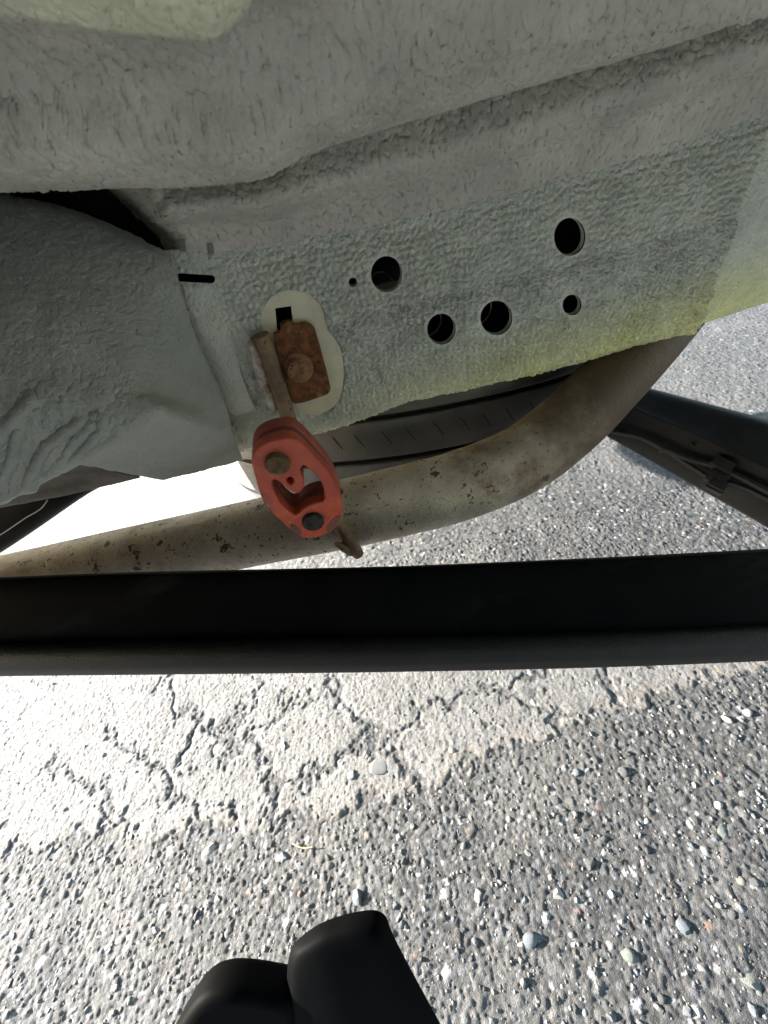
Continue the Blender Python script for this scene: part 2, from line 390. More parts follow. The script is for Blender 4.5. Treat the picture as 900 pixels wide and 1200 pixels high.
def gz(x, y):
    xs, ys, hh = NG
    i = int(np.clip((y-ys[0])/GSTEP, 0, len(ys)-1)); j = int(np.clip((x-xs[0])/GSTEP, 0, len(xs)-1)); return float(hh[i, j])
def gpt(px, py):
    r = ray(px, py); p = C0+r*(-CAM_H/r[2]); return p
# loose and embedded stones one can pick out
smeshes = []
for k in range(9):
    bm = bmesh.new(); bmesh.ops.create_icosphere(bm, subdivisions=2, radius=1)
    rs = random.Random(k); cuts = [Vector((rs.gauss(0, 1), rs.gauss(0, 1), rs.gauss(0, 1))).normalized() for _ in range(6)]
    for v in bm.verts:
        n = v.co.normalized(); r = 1.
        for c in cuts: r = min(r, .64/max(.2, n.dot(c)))
        v.co = n*r*(1+.10*rs.random())
    me = bpy.data.meshes.new('stone'); bm.to_mesh(me); bm.free(); smeshes.append(flatshade(me, 40))
smcache = {}
def stone(x, y, r, kind, flat=.6, asp=1.2, sink=.35):
    k = random.randrange(9); key = (k, kind)
    if key not in smcache:
        me = smeshes[k].copy(); me.materials.clear(); me.materials.append(STONES[kind]); smcache[key] = me
    o = bpy.data.objects.new('stone', smcache[key]); COL.objects.link(o); o.parent = near
    o.location = (x, y, gz(x, y)+r*flat*(.5-sink)); o.scale = (r*asp, r/asp, r*flat); o.rotation_euler = (random.uniform(-.25, .25), random.uniform(-.25, .25), random.uniform(0, 6.3))
    return o
for px, py, rpx, kind, fl in ((654, 1048, 10, 2, .6), (852, 843, 7.5, 2, .6), (876, 835, 7.5, 2, .6), (447, 899, 17, 0, .3), (622, 1100, 12, 1, .5), (848, 975, 12, 4, .5),
        (716, 1048, 6, 2, .6), (757, 962, 6, 2, .6), (842, 943, 7, 2, .6), (868, 1032, 7, 3, .5), (762, 925, 5.5, 2, .6), (420, 1086, 4, 5, .7), (352, 1048, 5, 5, .6),
        (68, 992, 6, 3, .6), (50, 1045, 8, 4, .5), (124, 865, 6, 5, .6), (333, 1004, 8, 1, .5), (418, 1054, 12, 1, .4), (245, 998, 13, 2, .45), (468, 982, 5, 2, .7),
        (675, 905, 6, 1, .5), (690, 1010, 11, 6, .5), (735, 1120, 11, 4, .5), (800, 1085, 12, 1, .5), (880, 1150, 14, 4, .5), (585, 985, 8, 6, .5), (560, 1050, 9, 0, .5),
        (640, 925, 5, 3, .6), (788, 858, 4, 5, .7), (596, 960, 5, 2, .6), (530, 880, 5, 2, .6), (893, 972, 5, 2, .7), (331, 876, 8, 1, .3), (412, 908, 9, 1, .4), (730, 905, 9, 6, .5)):
    p = gpt(px, py); d = (p-C0) @ FWD
    stone(p[0], p[1], rpx*.72*d/FPX, kind, fl, 1.12, .85)
n = 0
while n < 240:
    px, py = random.uniform(-20, 920), random.uniform(800, 1215)
    w = inpoly(np.array([px]), np.array([py]), CRUST)[0]
    if w and random.random() < .8: continue
    p = gpt(px, py); r = random.uniform(.0022, .0040)*(1.25 if random.random() < .15 else 1)
    stone(p[0], p[1], r, random.choices(range(7), (50, 16, 5, 3, 3, .4, 24))[0], random.uniform(.45, .7), random.uniform(1, 1.35), random.uniform(.65, .95)); n += 1
# grit nobody could count
bm = bmesh.new(); bmesh.ops.create_icosphere(bm, subdivisions=1, radius=1); bm.verts.ensure_lookup_table()
iv = np.array([v.co[:] for v in bm.verts]); jf = np.array([[v.index for v in f.verts] for f in bm.faces]); bm.free()
V, F, Cc = [], [], []; m = 0
for _ in range(2500):
    px, py = random.uniform(-60, 960), random.uniform(790, 1230); p = gpt(px, py)
    if not (-.78 < p[0] < .64 and -.2 < p[1] < .45): continue
    if inpoly(np.array([px]), np.array([py]), CRUST)[0] and random.random() < .75: continue
    r = random.uniform(.0006, .0019); q = iv*[1, 1, .55]*(1+rng.uniform(-.25, .25, (12, 1)))*[r*random.uniform(.8, 1.4), r, r*.75]
    a = random.uniform(0, 6.3); q = q @ np.array([[math.cos(a), math.sin(a), 0], [-math.sin(a), math.cos(a), 0], [0, 0, 1]])
    V.append(q+[p[0], p[1], gz(p[0], p[1])+r*.05]); F.append(jf+m); m += 12
    g = random.choice((.08, .1, .13, .17, .22, .3)); Cc.append(np.tile([g, g*.98, g*.95, 1], (12, 1)))
me = npmesh(np.concatenate(V), np.concatenate(F)); a = me.color_attributes.new('Col', 'FLOAT_COLOR', 'POINT')
a.data.foreach_set('color', np.concatenate(Cc).astype(np.float32).ravel())
g = link('grit', me, GROUND, near, smooth=False); g['kind'] = 'stuff'
def on_ground(pts, lift): return [(*gpt(x, y)[:2], gz(*gpt(x, y)[:2])+lift) for x, y in pts]
st = link('straw', tube_mesh(on_ground([(344, 989), (356, 994), (369, 993)], .003), .0006, 8, sub=12), STRAW)
st['label'] = 'short dry yellow straw lying on the asphalt'; st['category'] = 'straw'

# ------------------------------------------------------------------ car underbody
YR = .271
car = thing('car_underbody', 'pale grey-green coated underside of a car with a rail punched by round holes', 'car', (0, YR, .35))
BOT = [(-60, 570), (100, 545), (200, 533), (283, 531), (369, 510), (410, 498), (450, 483), (480, 471), (560, 455), (620, 441), (683, 425), (760, 402), (806, 391), (822, 383), (900, 358), (960, 338)]
TOP = [(-60, 300), (100, 298), (200, 293), (300, 288), (450, 257), (600, 222), (750, 180), (900, 128), (960, 108)]
HOLES = [('c', 452, 320, 18, 21), ('c', 413, 329.5, 5, 5.5), ('c', 516, 384, 16.5, 18), ('c', 580, 371, 18.5, 20), ('c', 665, 276.5, 18.2, 22), ('c', 668, 356, 11, 12),
         ('s', 212, 324, 248, 326, 4.6), ('b', 333, 372, 10.5, 14)]
def hole_sdf(px, py, h):
    if h[0] == 'c': return (np.hypot((px-h[1])/h[3], (py-h[2])/h[4])-1)*h[3]
    if h[0] == 's': return segdist(px, py, [(h[1], h[2]), (h[3], h[4])])-h[5]
    qx, qy = np.abs(px-h[1])-h[3], np.abs(py-h[2]+.12*(px-h[1]))-h[4]
    return np.maximum(qx, qy)
def interp_line(poly, x, sm=0):
    a = np.array(poly, float); y = np.interp(x, a[:, 0], a[:, 1])
    if sm:
        k = np.exp(-np.linspace(-2, 2, 2*sm+1)**2); k /= k.sum(); y = np.convolve(np.pad(y, sm, 'edge'), k, 'valid')
    return y
xs = np.arange(-60, 962, 1.5); tb = interp_line(BOT, xs, 4); tt = interp_line(TOP, xs, 40)
NRW = 175
tv = np.linspace(0, 1, NRW)[:, None]; PX = np.broadcast_to(xs, (NRW, len(xs))).copy(); PY = tb*(1-tv)+tt*tv
for _ in range(2):
    for h in HOLES:                       # pull vertices that lie just inside a hole out to its rim
        s0 = hole_sdf(PX, PY, h); e = .5
        gx = (hole_sdf(PX+e, PY, h)-hole_sdf(PX-e, PY, h))/(2*e); gy = (hole_sdf(PX, PY+e, h)-hole_sdf(PX, PY-e, h))/(2*e)
        gl = np.maximum(gx*gx+gy*gy, 1e-6); near_ = np.abs(s0) < 1.35
        PX = np.where(near_, PX-s0*gx/gl, PX); PY = np.where(near_, PY-s0*gy/gl, PY)
bow = .016*np.clip(1-np.broadcast_to(tv, PX.shape)/.62, 0, 1)**2
G = hitY(PX, PY, YR+bow)
sd = np.min([hole_sdf(PX, PY, h) for h in HOLES], axis=0)
# thickness of the sprayed coat
wx, wz = G[..., 0], G[..., 2]
warp = .004*(fbm(wx*90, wz*90, 3)-.5)
low = sstep(.55, .0, np.broadcast_to(tv, PX.shape))
f1, f2, _i = worley((wx+warp)/.0042, (wz+warp*.7)/(.0042+.0036*low), 700)
coat = .0030*np.minimum(f2-f1, .55)*(.8+1.3*fbm(wx*40, wz*40, 12))+.0020*(fbm(wx*170, wz*170, 14, 3)-.5)
coat = coat+.0022*low*(fbm(wx*420+3*fbm(wx*80, wz*80, 2), wz*75, 16, 2)-.5)*sstep(430, 640, PX)
right = sstep(-2, 3, (PX-812)-(390-PY)*np.interp(PY, [128, 170, 270, 390], [.37, .365, .33, .30]))      # smoother member right of the lap seam
smooth_l = sstep(330, 250, PX)
coat = coat*(1-sstep(.86, 1., tv))*(1-.75*right)*(1-.55*smooth_l)*sstep(0, 5, sd)
SEAM = [(893, 150), (884, 205), (850, 268), (836, 320), (812, 388)]
lap = .0028*(1-right)*(1-sstep(.8, 1., tv))
bead = .0042*np.exp(-((segdist(PX, PY, [(853, 262), (840, 305), (822, 350), (808, 388)])-1)/5)**2)*(.6+.8*fbm(wx*200, wz*200, 22))
cr = sum(a*np.exp(-(segdist(PX+5*(fbm(wx*150, wz*150, 25)-.5), PY+5*(fbm(wx*150+9, wz*150, 26)-.5), pl)/w)**2) for pl, w, a in (
    ([(386, 362), (400, 358), (418, 354)], 1.4, .0006), ([(384, 372), (398, 385), (412, 392)], 1.6, .0005), ([(270, 492), (286, 486), (300, 484)], 1.3, -.0010), ([(276, 495), (280, 515), (284, 528)], 1.6, -.0012), ([(655, 400), (600, 425), (520, 440)], 5, .0003)))
nearpad = segdist(PX, PY, chaikin([(303, 378), (310, 352), (333, 337), (362, 341), (378, 358), (384, 385), (399, 405), (404, 440), (398, 470), (380, 484), (355, 486), (335, 470), (318, 420)], 1))
padin = inpoly(PX, PY, [(303, 378), (310, 352), (333, 337), (362, 341), (378, 358), (384, 385), (399, 405), (404, 440), (398, 470), (380, 484), (355, 486), (335, 470), (318, 420)])
coat = np.where(padin, -.0004, coat+.0006*np.exp(-(nearpad/3.5)**2))
G[..., 1] -= coat+lap+bead+cr
# roll the bottom edge under
tcol = np.clip(((PY-tb)/-16.0), 0, 1)
G[..., 1] += .0045*(1-tcol)**2.2
e0 = G[0]
under = [e0+np.array([0, a, b]) for a, b in ((.003, -.0016), (.008, -.0022), (.02, -.001), (.062, .002))]
Gf = np.concatenate([np.array(under[::-1]), G]); nu = len(under)
ext = np.stack([np.stack([Gf[:, :1]+np.array([dx, 0, 0]) for dx in (-.9, -.3)], 0)[..., 0, :]], 0)[0].transpose(1, 0, 2)
ext2 = np.stack([Gf[:, -1]+np.array([dx, 0, 0]) for dx in (.3, .9)], 1)
Gf = np.concatenate([ext, Gf, ext2], 1)
nr, nc = Gf.shape[:2]
F = gridfaces(nr, nc)
SD = np.full((nr, nc), 99.); SD[nu:, 2:-2] = sd
fc = SD.ravel()[F].max(1); keep = fc > .05
me = npmesh(Gf.reshape(-1, 3), F[keep])
yel = sstep(.40, .0, tv)*sstep(330, 760, PX)*(.75+.8*(fbm(wx*60, wz*60, 33)-.3))          # yellow-green glow of ground bounce painted along the lower edge
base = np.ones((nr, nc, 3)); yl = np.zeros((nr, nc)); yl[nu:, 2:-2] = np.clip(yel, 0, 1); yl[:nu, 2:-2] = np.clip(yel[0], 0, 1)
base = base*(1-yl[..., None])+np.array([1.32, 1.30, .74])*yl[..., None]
base[nu:, 2:-2] = base[nu:, 2:-2]*(1-.10*sstep(.4, .8, fbm(wx*200, wz*200, 37))[..., None])
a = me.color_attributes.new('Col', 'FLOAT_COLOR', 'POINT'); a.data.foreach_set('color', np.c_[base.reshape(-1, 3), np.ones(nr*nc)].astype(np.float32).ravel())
rims = []
for h in HOLES:                                         # sheet-metal thickness inside each hole
    if h[0] != 'c': continue
    pts = [(h[1]+h[3]*math.cos(q), h[2]+h[4]*math.sin(q)) for q in np.linspace(0, 2*math.pi, 48, endpoint=False)]
    pxa, pya = np.array([p[0] for p in pts]), np.array([p[1] for p in pts])
    tva = (np.interp(pxa, xs, tb)-pya)/(np.interp(pxa, xs, tb)-np.interp(pxa, xs, tt)); pa = hitY(pxa, pya, YR+.016*np.clip(1-tva/.62, 0, 1)**2)
    pa = np.concatenate([pa+[0, -.0012, 0], pa+[0, .0026, 0]]); fq = [(k, (k+1) % 48, 48+(k+1) % 48, 48+k) for k in range(48)]
    rims.append(npmesh(pa, fq))
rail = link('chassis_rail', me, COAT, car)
for rm in rims:
    ca = rm.color_attributes.new('Col', 'FLOAT_COLOR', 'POINT'); ca.data.foreach_set('color', [1.]*4*len(rm.vertices)); link('hole_rim', rm, COAT, rail)
# back wall of the box section, with the far rims one glimpses through the holes

def box(bm, x0, x1, y0, y1, z0, z1):
    vs = [bm.verts.new((x, y, z)) for x in (x0, x1) for y in (y0, y1) for z in (z0, z1)]
    for f in ((0, 1, 3, 2), (4, 6, 7, 5), (0, 4, 5, 1), (2, 3, 7, 6), (0, 2, 6, 4), (1, 5, 7, 3)): bm.faces.new([vs[i] for i in f])
def bmobj(name, bm, mt, parent, bev=0, smooth=True):
    if bev: bmesh.ops.bevel(bm, geom=list(bm.edges), offset=bev, segments=2, affect='EDGES', profile=.5)
    bmesh.ops.recalc_face_normals(bm, faces=bm.faces); me = bpy.data.meshes.new(name); bm.to_mesh(me); bm.free()
    if smooth: flatshade(me)
    return link(name, me, mt, parent, smooth=False)
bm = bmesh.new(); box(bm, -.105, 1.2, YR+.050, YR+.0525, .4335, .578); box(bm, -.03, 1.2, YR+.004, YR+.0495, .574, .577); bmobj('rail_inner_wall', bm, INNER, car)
bm = bmesh.new(); box(bm, -.9, .02, .335, .338, .42, .66); bmobj('gap_shade_sheet', bm, INNER, car)  # near-black sheet added so the gap above the cross member reads as shade
for h, dx, dz, rr in ((HOLES[0], -.004, -.010, .0095), (HOLES[2], -.008, .004, .011), (HOLES[3], -.011, .005, .011)):
    c = hitY(h[1], h[2], YR+.022); ang = np.linspace(0, 2*np.pi, 33)
    link('inner_flange', tube_mesh(np.stack([c[0]+dx+rr*np.cos(ang), np.full(33, YR+.030), c[2]+dz+rr*np.sin(ang)], 1), .0006, 8, cap=False, sub=33), WELD, car)
c = hitY(455., 333., YR+.03); bm = bmesh.new(); box(bm, c[0]-.03, c[0]+.03, YR+.028, YR+.03, c[2]-.006, c[2]+.0015); bmobj('inner_strip', bm, PIPE, car)

def loft(rows, xs, nr, extend=(), sm=25, noise=None, tpow=None):
    """rows: (pixel polyline, distance rule) from bottom to top; rule ('Y', y) or ('D', polyline of depth by px)"""
    R = []; XX = []
    for poly, rule in rows:
        a = np.array(poly, float); s_ = (xs-xs[0])/(xs[-1]-xs[0])
        px = xs if a.shape[1] < 3 and not isinstance(rule, dict) else xs
        py = interp_line(poly, xs, sm)
        if rule[0] == 'Y':
            yv = rule[1] if not isinstance(rule[1], list) else interp_line(rule[1], xs, sm)
            R.append(hitY(xs, py, yv))
        else: R.append(P(xs, py, interp_line(rule[1], xs, sm) if isinstance(rule[1], list) else np.full(len(xs), rule[1])))
    R = np.array(R); mid = R[:, R.shape[1]//2]; t = np.r_[0, np.cumsum(np.linalg.norm(np.diff(mid, axis=0), axis=1))]
    G = pchip(t, R, np.linspace(0, t[-1], nr))
    return G
def sheet(name, G, mt, parent, thick=.002):
    nr, nc = G.shape[:2]; o = link(name, npmesh(G.reshape(-1, 3), gridfaces(nr, nc)), mt, parent)
    if thick:
        md = o.modifiers.new('thickness', 'SOLIDIFY'); md.thickness = thick; md.offset = 1 if np.sum(np.cross(G[1, 1]-G[0, 1], G[0, 2]-G[0, 1])*(C0-G[0, 0])) < 0 else -1
    return o
# floor pan: crease above the rail, concave channel, ridge, then the nearer bulge
NE = [(-60, 217), (0, 216), (150, 212), (190, 212), (250, 208), (300, 202), (325, 192), (350, 176), (400, 158), (450, 143), (600, 98), (700, 69), (800, 40), (900, 6), (960, -16)]
def off(poly, d): return [(x, y+d) for x, y in poly]
CRE = [(x, y+3) for x, y in TOP]
xs2 = np.arange(-60, 962, 1.8)
def lft(v, a, b, far=.43): return ('Y', [(-60, far), (a, far), ((a+b)/2, v+.3*(far-v)), (b, v), (960, v)])
rows = [(CRE, lft(YR-.0045, 178, 216)), (off(TOP, -9), lft(YR-.0065, 172, 214)), ([(-60, 262), (200, 266), (300, 259), (450, 228), (600, 190), (750, 143), (900, 92), (960, 72)], lft(.2620, 150, 206)),
        ([(-60, 246), (200, 243), (300, 234), (450, 191), (600, 149), (750, 100), (900, 50), (960, 30)], lft(.2430, 128, 196)),
        (off(NE, 12), lft(.2475, 105, 180)), (off(NE, 4), lft(.2490, 95, 175)), (off(NE, 1), ('Y', .215)), (NE, ('Y', .194)), (off(NE, -4), ('Y', .185)), (off(NE, -42), ('Y', .1650)), ([(x, y*.45+8) for x, y in NE], ('Y', .1625)),
        ([(-60, 22), (0, 16), (150, 32), (240, 42), (290, 0), (400, -18), (600, -38), (960, -88)], ('Y', .149)),
        ([(-60, 12), (0, 6), (150, 24), (240, 32), (290, -11), (400, -29), (600, -49), (960, -99)], ('Y', .140)),
        ([(-60, -30), (0, -34), (150, -20), (240, -14), (290, -50), (400, -68), (600, -88), (960, -140)], ('Y', .128))]
G = loft(rows, xs2, 330, sm=6)
top = G[-1]; more = [top+np.array([0, -a, b]) for a, b in ((.02, .003), (.06, .007), (.14, .012), (.30, .02), (.45, .025))]
G = np.concatenate([G, np.array(more)])
X_ = G[..., 0]; Z_ = np.concatenate([np.zeros((1, G.shape[1])), np.cumsum(np.linalg.norm(np.diff(G, axis=0), axis=-1), 0)]); Z_ = Z_[:, 280:281]+0*X_
nn = .0012*(fbm(X_*45, Z_*45, 51, 2)-.5)+.0016*(fbm(X_*520+Z_*120, Z_*330, 53, 3)-.5)
f1, f2, i_ = worley((X_+.002*(fbm(X_*200, Z_*200, 58)-.5))/.0026, Z_/.0038, 54); nn = nn-.0010*sstep(.42, .1, f1)*(((i_*7.7) % 1) < .6)
G = G+gnormals(G)*nn[..., None]
G = np.concatenate([np.stack([G[:, 0]+[dx, 0, 0] for dx in (-.9, -.3)], 1), G, np.stack([G[:, -1]+[dx, 0, 0] for dx in (.3, .9)], 1)], 1)
qx, qy, qd = proj(G)
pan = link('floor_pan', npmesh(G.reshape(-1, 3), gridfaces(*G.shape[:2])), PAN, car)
md = pan.modifiers.new('thickness', 'SOLIDIFY'); md.thickness = .0015; md.offset = 1 if np.sum(np.cross(G[1, 1]-G[0, 1], G[0, 2]-G[0, 1])*(C0-G[0, 0])) < 0 else -1
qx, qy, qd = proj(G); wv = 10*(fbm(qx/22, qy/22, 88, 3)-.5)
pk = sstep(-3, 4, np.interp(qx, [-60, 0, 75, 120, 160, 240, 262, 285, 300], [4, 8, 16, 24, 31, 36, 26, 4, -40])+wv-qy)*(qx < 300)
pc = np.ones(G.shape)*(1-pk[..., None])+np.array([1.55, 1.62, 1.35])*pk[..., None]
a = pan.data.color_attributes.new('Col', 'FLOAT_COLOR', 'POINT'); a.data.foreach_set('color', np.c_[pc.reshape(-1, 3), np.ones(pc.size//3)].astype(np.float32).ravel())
# cross member at the left
xs3 = np.arange(-60, 284.1, 2.0)
def cols(top, pts): return pts
Tr = [(-60, 224), (0, 234), (60, 243), (130, 268), (190, 292), (207, 306)]

def smesh(rows, n_c, n_r, jitter=.0, tr=None):
    """control rows of (px, py, Y); spline across, returns grid + pixel coords"""
    A = []
    for r in rows:
        a = np.array(r, float); t = np.linspace(0, 1, len(a)); 
        L_ = np.stack([np.interp(np.linspace(0, 1, n_c), t, a[:, q]) for q in range(3)], 1); k_ = np.exp(-np.linspace(-2, 2, 9)**2); k_ /= k_.sum()
        e_ = L_.copy(); L_ = np.stack([np.convolve(np.pad(L_[:, q], 4, 'edge'), k_, 'valid') for q in range(3)], 1); L_[0], L_[-1] = e_[0], e_[-1]; A.append(L_)
    A = np.array(A); t = np.linspace(0, 1, len(rows)) if tr is None else np.array(tr); B = pchip(t, A, np.linspace(0, 1, n_r))
    G = hitY(B[..., 0], B[..., 1], B[..., 2]); return G, B[..., 0], B[..., 1]
rows = [[(-70, 216, .306), (0, 231, .306), (60, 241, .304), (130, 267, .290), (204, 300, .2655)],
        [(-70, 226, .292), (0, 240, .292), (60, 250, .290), (130, 275, .280), (206, 310, .264)],
        [(-70, 320, .256), (0, 325, .256), (65, 330, .256), (145, 345, .257), (215, 350, .2615)],
        [(-70, 420, .228), (0, 420, .229), (70, 420, .230), (150, 415, .238), (236, 412, .2585)],
        [(-70, 510, .210), (0, 505, .211), (75, 490, .214), (160, 462, .224), (262, 470, .257)],
        [(-70, 617, .215), (0, 583, .215), (92, 537, .214), (190, 483, .2165), (272, 508, .2555)],
        [(-70, 617.4, .218), (0, 584, .218), (92, 538, .2152), (190, 488, .2195), (273, 511, .2565)],
        [(-70, 616, .235), (0, 587, .234), (92, 541, .222), (190, 560, .252), (284, 537, .268)]]
G, BX, BY = smesh(rows, 190, 300, tr=[0, .05, .25, .47, .65, .80, .815, 1.])
n = gnormals(G); u_, w_ = BX/4., BY/4.
dsp = .0016*(fbm(BX/26, BY/26, 55, 3)-.5)+.0009*(fbm(BX/5, BY/5, 56, 2)-.5)+.0012*sstep(380, 480, BY)*(fbm(BX/6+2*fbm(BX/30, BY/30, 1), BY/9, 57, 3)-.5)
for pl, w, a in (([(22, 582), (34, 572), (36, 556), (56, 520), (95, 492)], 3.2, .0030), ([(92, 532), (104, 520), (121, 502), (122, 490), (112, 486)], 2.6, .0020), ([(2, 560), (14, 540), (22, 505)], 4, .0026),
                 ([(75, 540), (88, 515), (110, 496)], 3, .0016), ([(-10, 540), (4, 505), (40, 470)], 6, .0024), ([(0, 585), (40, 563), (92, 536), (140, 512)], 3, .0010)):
    wob = 2.5*(fbm(BX/12, BY/12, 59)-.5); dsp = dsp+a*np.exp(-((segdist(BX+wob, BY+wob, pl))/w)**2)
for cx, cy, r in ((27, 460, 2.2), (35, 456, 2.4), (70, 465, 3), (45, 492, 2), (20, 478, 2), (153, 462, 1.6), (112, 440, 1.6), (160, 405, 1.5)):
    dsp = dsp-.0016*np.exp(-((BX-cx)**2+(BY-cy)**2)/r**2)
G2 = G+n*dsp[..., None]
G2 = np.concatenate([np.stack([G2[:, 0]+[dx, .02*dx, 0] for dx in (-.86, -.3)], 1), G2], 1)
cross = sheet('cross_member', G2, CROSS, car)
rows = [[(-70, 616, .2175), (0, 585, .2185), (50, 561, .2185), (93, 540, .2185)], [(-70, 614, .235), (0, 590, .235), (60, 570, .236), (125, 551, .235)], [(-70, 609, .252), (0, 595, .250), (80, 580, .248), (164, 560, .246)], [(-70, 606, .30), (0, 592, .30), (80, 577, .30), (164, 557, .30)]]
G, BX, BY = smesh(rows, 120, 60); G = G+gnormals(G)*(.0010*(fbm(BX/14, BY/5, 98, 3)-.5))[..., None]
sheet('underside_panel', G, DARKUNDER, car)
# lap flange of the cross member on the rail
fl = [(214, 333), (256, 333), (262, 345), (270, 385), (281, 430), (292, 462), (300, 479), (276, 486), (262, 474), (243, 430), (226, 380)]
pm = prism([plane2(fl, YR-.0014)], (0, YR-.0010, 0), (1, 0, 0), (0, 0, 1), .0026, .0006, 2)
ca = pm.color_attributes.new('Col', 'FLOAT_COLOR', 'POINT'); ca.data.foreach_set('color', [1.]*4*len(pm.vertices)); flatshade(pm); link('lap_flange', pm, COAT, car, smooth=False)
for (x, y) in ((214, 291), (247, 294)):
    a, b, c, d = (hitY(float(x+i), float(y+j), yy) for i, j, yy in ((-3.5, 4, .256), (-4, -7, .262), (5, 5, .255), (2, -8, .262)))
    bm = bmesh.new(); q = [bm.verts.new(v) for v in (a, b, d, c)]; f = bm.faces.new(q); r = bmesh.ops.extrude_face_region(bm, geom=[f])
    bmesh.ops.translate(bm, vec=(0, .002, .001), verts=[v for v in r['geom'] if isinstance(v, bmesh.types.BMVert)]); bmobj('bent_tab', bm, CROSS, car, .0004)
bm = bmesh.new(); box(bm, -1.0, 1.2, .06, 1.15, .662, .680); box(bm, -1.0, -.985, .06, .60, .50, .661); box(bm, 1.185, 1.2, .06, .60, .50, .661); bmobj('boot_floor', bm, CROSS, car)
vx = np.linspace(-1.0, 1.2, 60); vr = []
for y, z in ((-.34, .66), (-.40, .64), (-.43, .62), (-.44, .59), (-.435, .54), (-.42, .49), (-.40, .475)):
    vr.append(np.stack([vx, np.full(60, y)+.03*(vx-.1)**2, np.full(60, z)], 1))
bm = bmesh.new(); box(bm, -.345, -.340, -.42, .18, .43, .655); bmobj('side_light_blocker', bm, GUARD, car, .001)  # unseen black panel added to keep light from the left off the underbody
sheet('rear_light_blocker', pchip(np.arange(7.), np.array(vr), np.linspace(0, 6, 40)), GUARD, car, .004)  # unseen black sheet added behind the camera to shade the upper underbody
# bare primer pad left free of sealant
PAD = [(303, 378), (310, 352), (333, 337), (362, 341), (378, 358), (384, 385), (399, 405), (404, 440), (398, 470), (380, 484), (355, 486), (335, 470), (318, 420)]
sq = [(322.5, 361), (341, 358.5), (344, 385), (325, 387)]
pad = link('bare_pad', flatshade(prism([[(x+random.uniform(-.00022, .00022), z+random.uniform(-.00022, .00022)) for x, z in chaikin(plane2(PAD, YR-.0020), 3)], plane2(sq, YR-.0020)], (0, YR-.0017, 0), (1, 0, 0), (0, 0, 1), .0012, .0004, 2)), CREAM, car, smooth=False)

# ------------------------------------------------------------------ hanger bracket
YP = YR-.0040
br = thing('exhaust_hanger_bracket', 'rusty brown bolted plate with a bent rod on the cream bare patch of the rail', 'bracket', tuple(hitY(349., 432., YP)))
PL = [(327, 376), (342, 373), (344.5, 379), (358, 376), (365, 379), (370, 386), (387, 450), (387, 456), (382, 461), (347, 472), (341, 468), (318, 390), (330, 386)]
link('plate', flatshade(prism([chaikin(plane2(PL, YP), 1)], (0, YP, 0), (1, 0, 0), (0, 0, 1), .0035, .0007, 2)), RUST, br, smooth=False)
YF = YP-.0037
c = hitY(350., 431., YF)
bolt = link('bolt', flatshade(lathe([(0.0098, .0004), (.0098, -.0010), (.0088, -.0018), (.0070, -.0024), (.0066, -.0070), (.0058, -.0084), (.0040, -.0088), (.0030, -.0080), (0, -.0078)], c, (0.12, 1, -.12), 26), 40), BOLTRUST, br, smooth=False)
rod = [hitY(305., 392., YF-.003), hitY(312., 410., YF-.003), hitY(322., 440., YF-.003), hitY(334., 476., YF-.003), hitY(342., 503., YF-.006), hitY(344., 522., .240), hitY(335., 540., .220), hitY(326., 546., .190), hitY(325., 545., .178)]
link('hanger_rod', tube_mesh(rod, .0054, 20, sub=70, wob=.07), RUSTROD, br)
wl = [hitY(x, y, YF-.002+.0005*i) for i, (x, y) in enumerate(((294, 400), (300, 418), (307, 440), (315, 462), (321, 481)))]
link('weld_bead', tube_mesh(wl, [.0024, .0036, .0040, .0036, .0024], 14, sub=26, wob=.22), WELD, br)
link('back_flange', tube_mesh([p+np.array([.004, .004, 0]) for p in wl], .0045, 12, sub=30), RUST, br)
def pinhead(cx, cy, Y, rpx, mt, parent):
    c = hitY(cx, cy, Y); d = (c-C0) @ FWD; r = rpx*d/FPX
    return link('pin_head', flatshade(lathe([(r*.9, .008), (r, .007), (r, .0009), (r*.90, -.0003), (r*.6, -.0006), (0, -.0007)], c, (0, 1, 0), 32), 40), mt, parent, smooth=False)
YH = .1790
pinhead(325, 546, YH-.0032, 14.6, PINHEAD, br)

# ------------------------------------------------------------------ rubber hanger
def z6(pts): return [(280+x/5.625, 480+y/5.625) for x, y in pts]
OUT = z6([(112, 252), (200, 205), (330, 182), (400, 212), (500, 312), (600, 425), (648, 520), (680, 620), (688, 700), (645, 785), (560, 832), (450, 852), (390, 838), (290, 750), (172, 640), (130, 540), (92, 400), (76, 325)])
INN = z6([(405, 390), (425, 368), (455, 388), (530, 450), (558, 520), (572, 608), (490, 622), (430, 650), (378, 706), (320, 675), (250, 590), (216, 492), (228, 462), (272, 480), (335, 535), (376, 560), (412, 546), (436, 490), (408, 420)])
pin = [(325+r_*math.cos(q), 545+r_*math.sin(q)) for r_ in (9,) for q in np.linspace(0, 6.283, 20, endpoint=False)]
sm_ = [(280+338/5.625+4.3*math.cos(q), 480+473/5.625+4.3*math.sin(q)) for q in np.linspace(0, 6.283, 16, endpoint=False)]
cen = hitY(350., 570., YH)
hg = thing('rubber_exhaust_hanger', 'red rubber exhaust hanger loop with two pin heads, hung below the rusty bracket', 'hanger', tuple(cen))
def scaled(pts, k, Y): 
    a = np.array(plane2(pts, Y)); m_ = a.mean(0); return [tuple(p) for p in m_+(a-m_)*k]
o2, i2, s2 = chaikin(plane2(OUT, YH), 2), chaikin(plane2(INN, YH), 1), plane2(sm_, YH)
f_ = flatshade(prism([o2, i2, s2], (0, YH+.0085, 0), (1, 0, 0), (0, 0, 1), .0085, .0012, 3), 50)
ao = np.array(o2); mo = ao.mean(0)
def grow(k): return [tuple(p) for p in mo+(ao-mo)*k]
link('body', f_, RUBBER, hg, smooth=False)
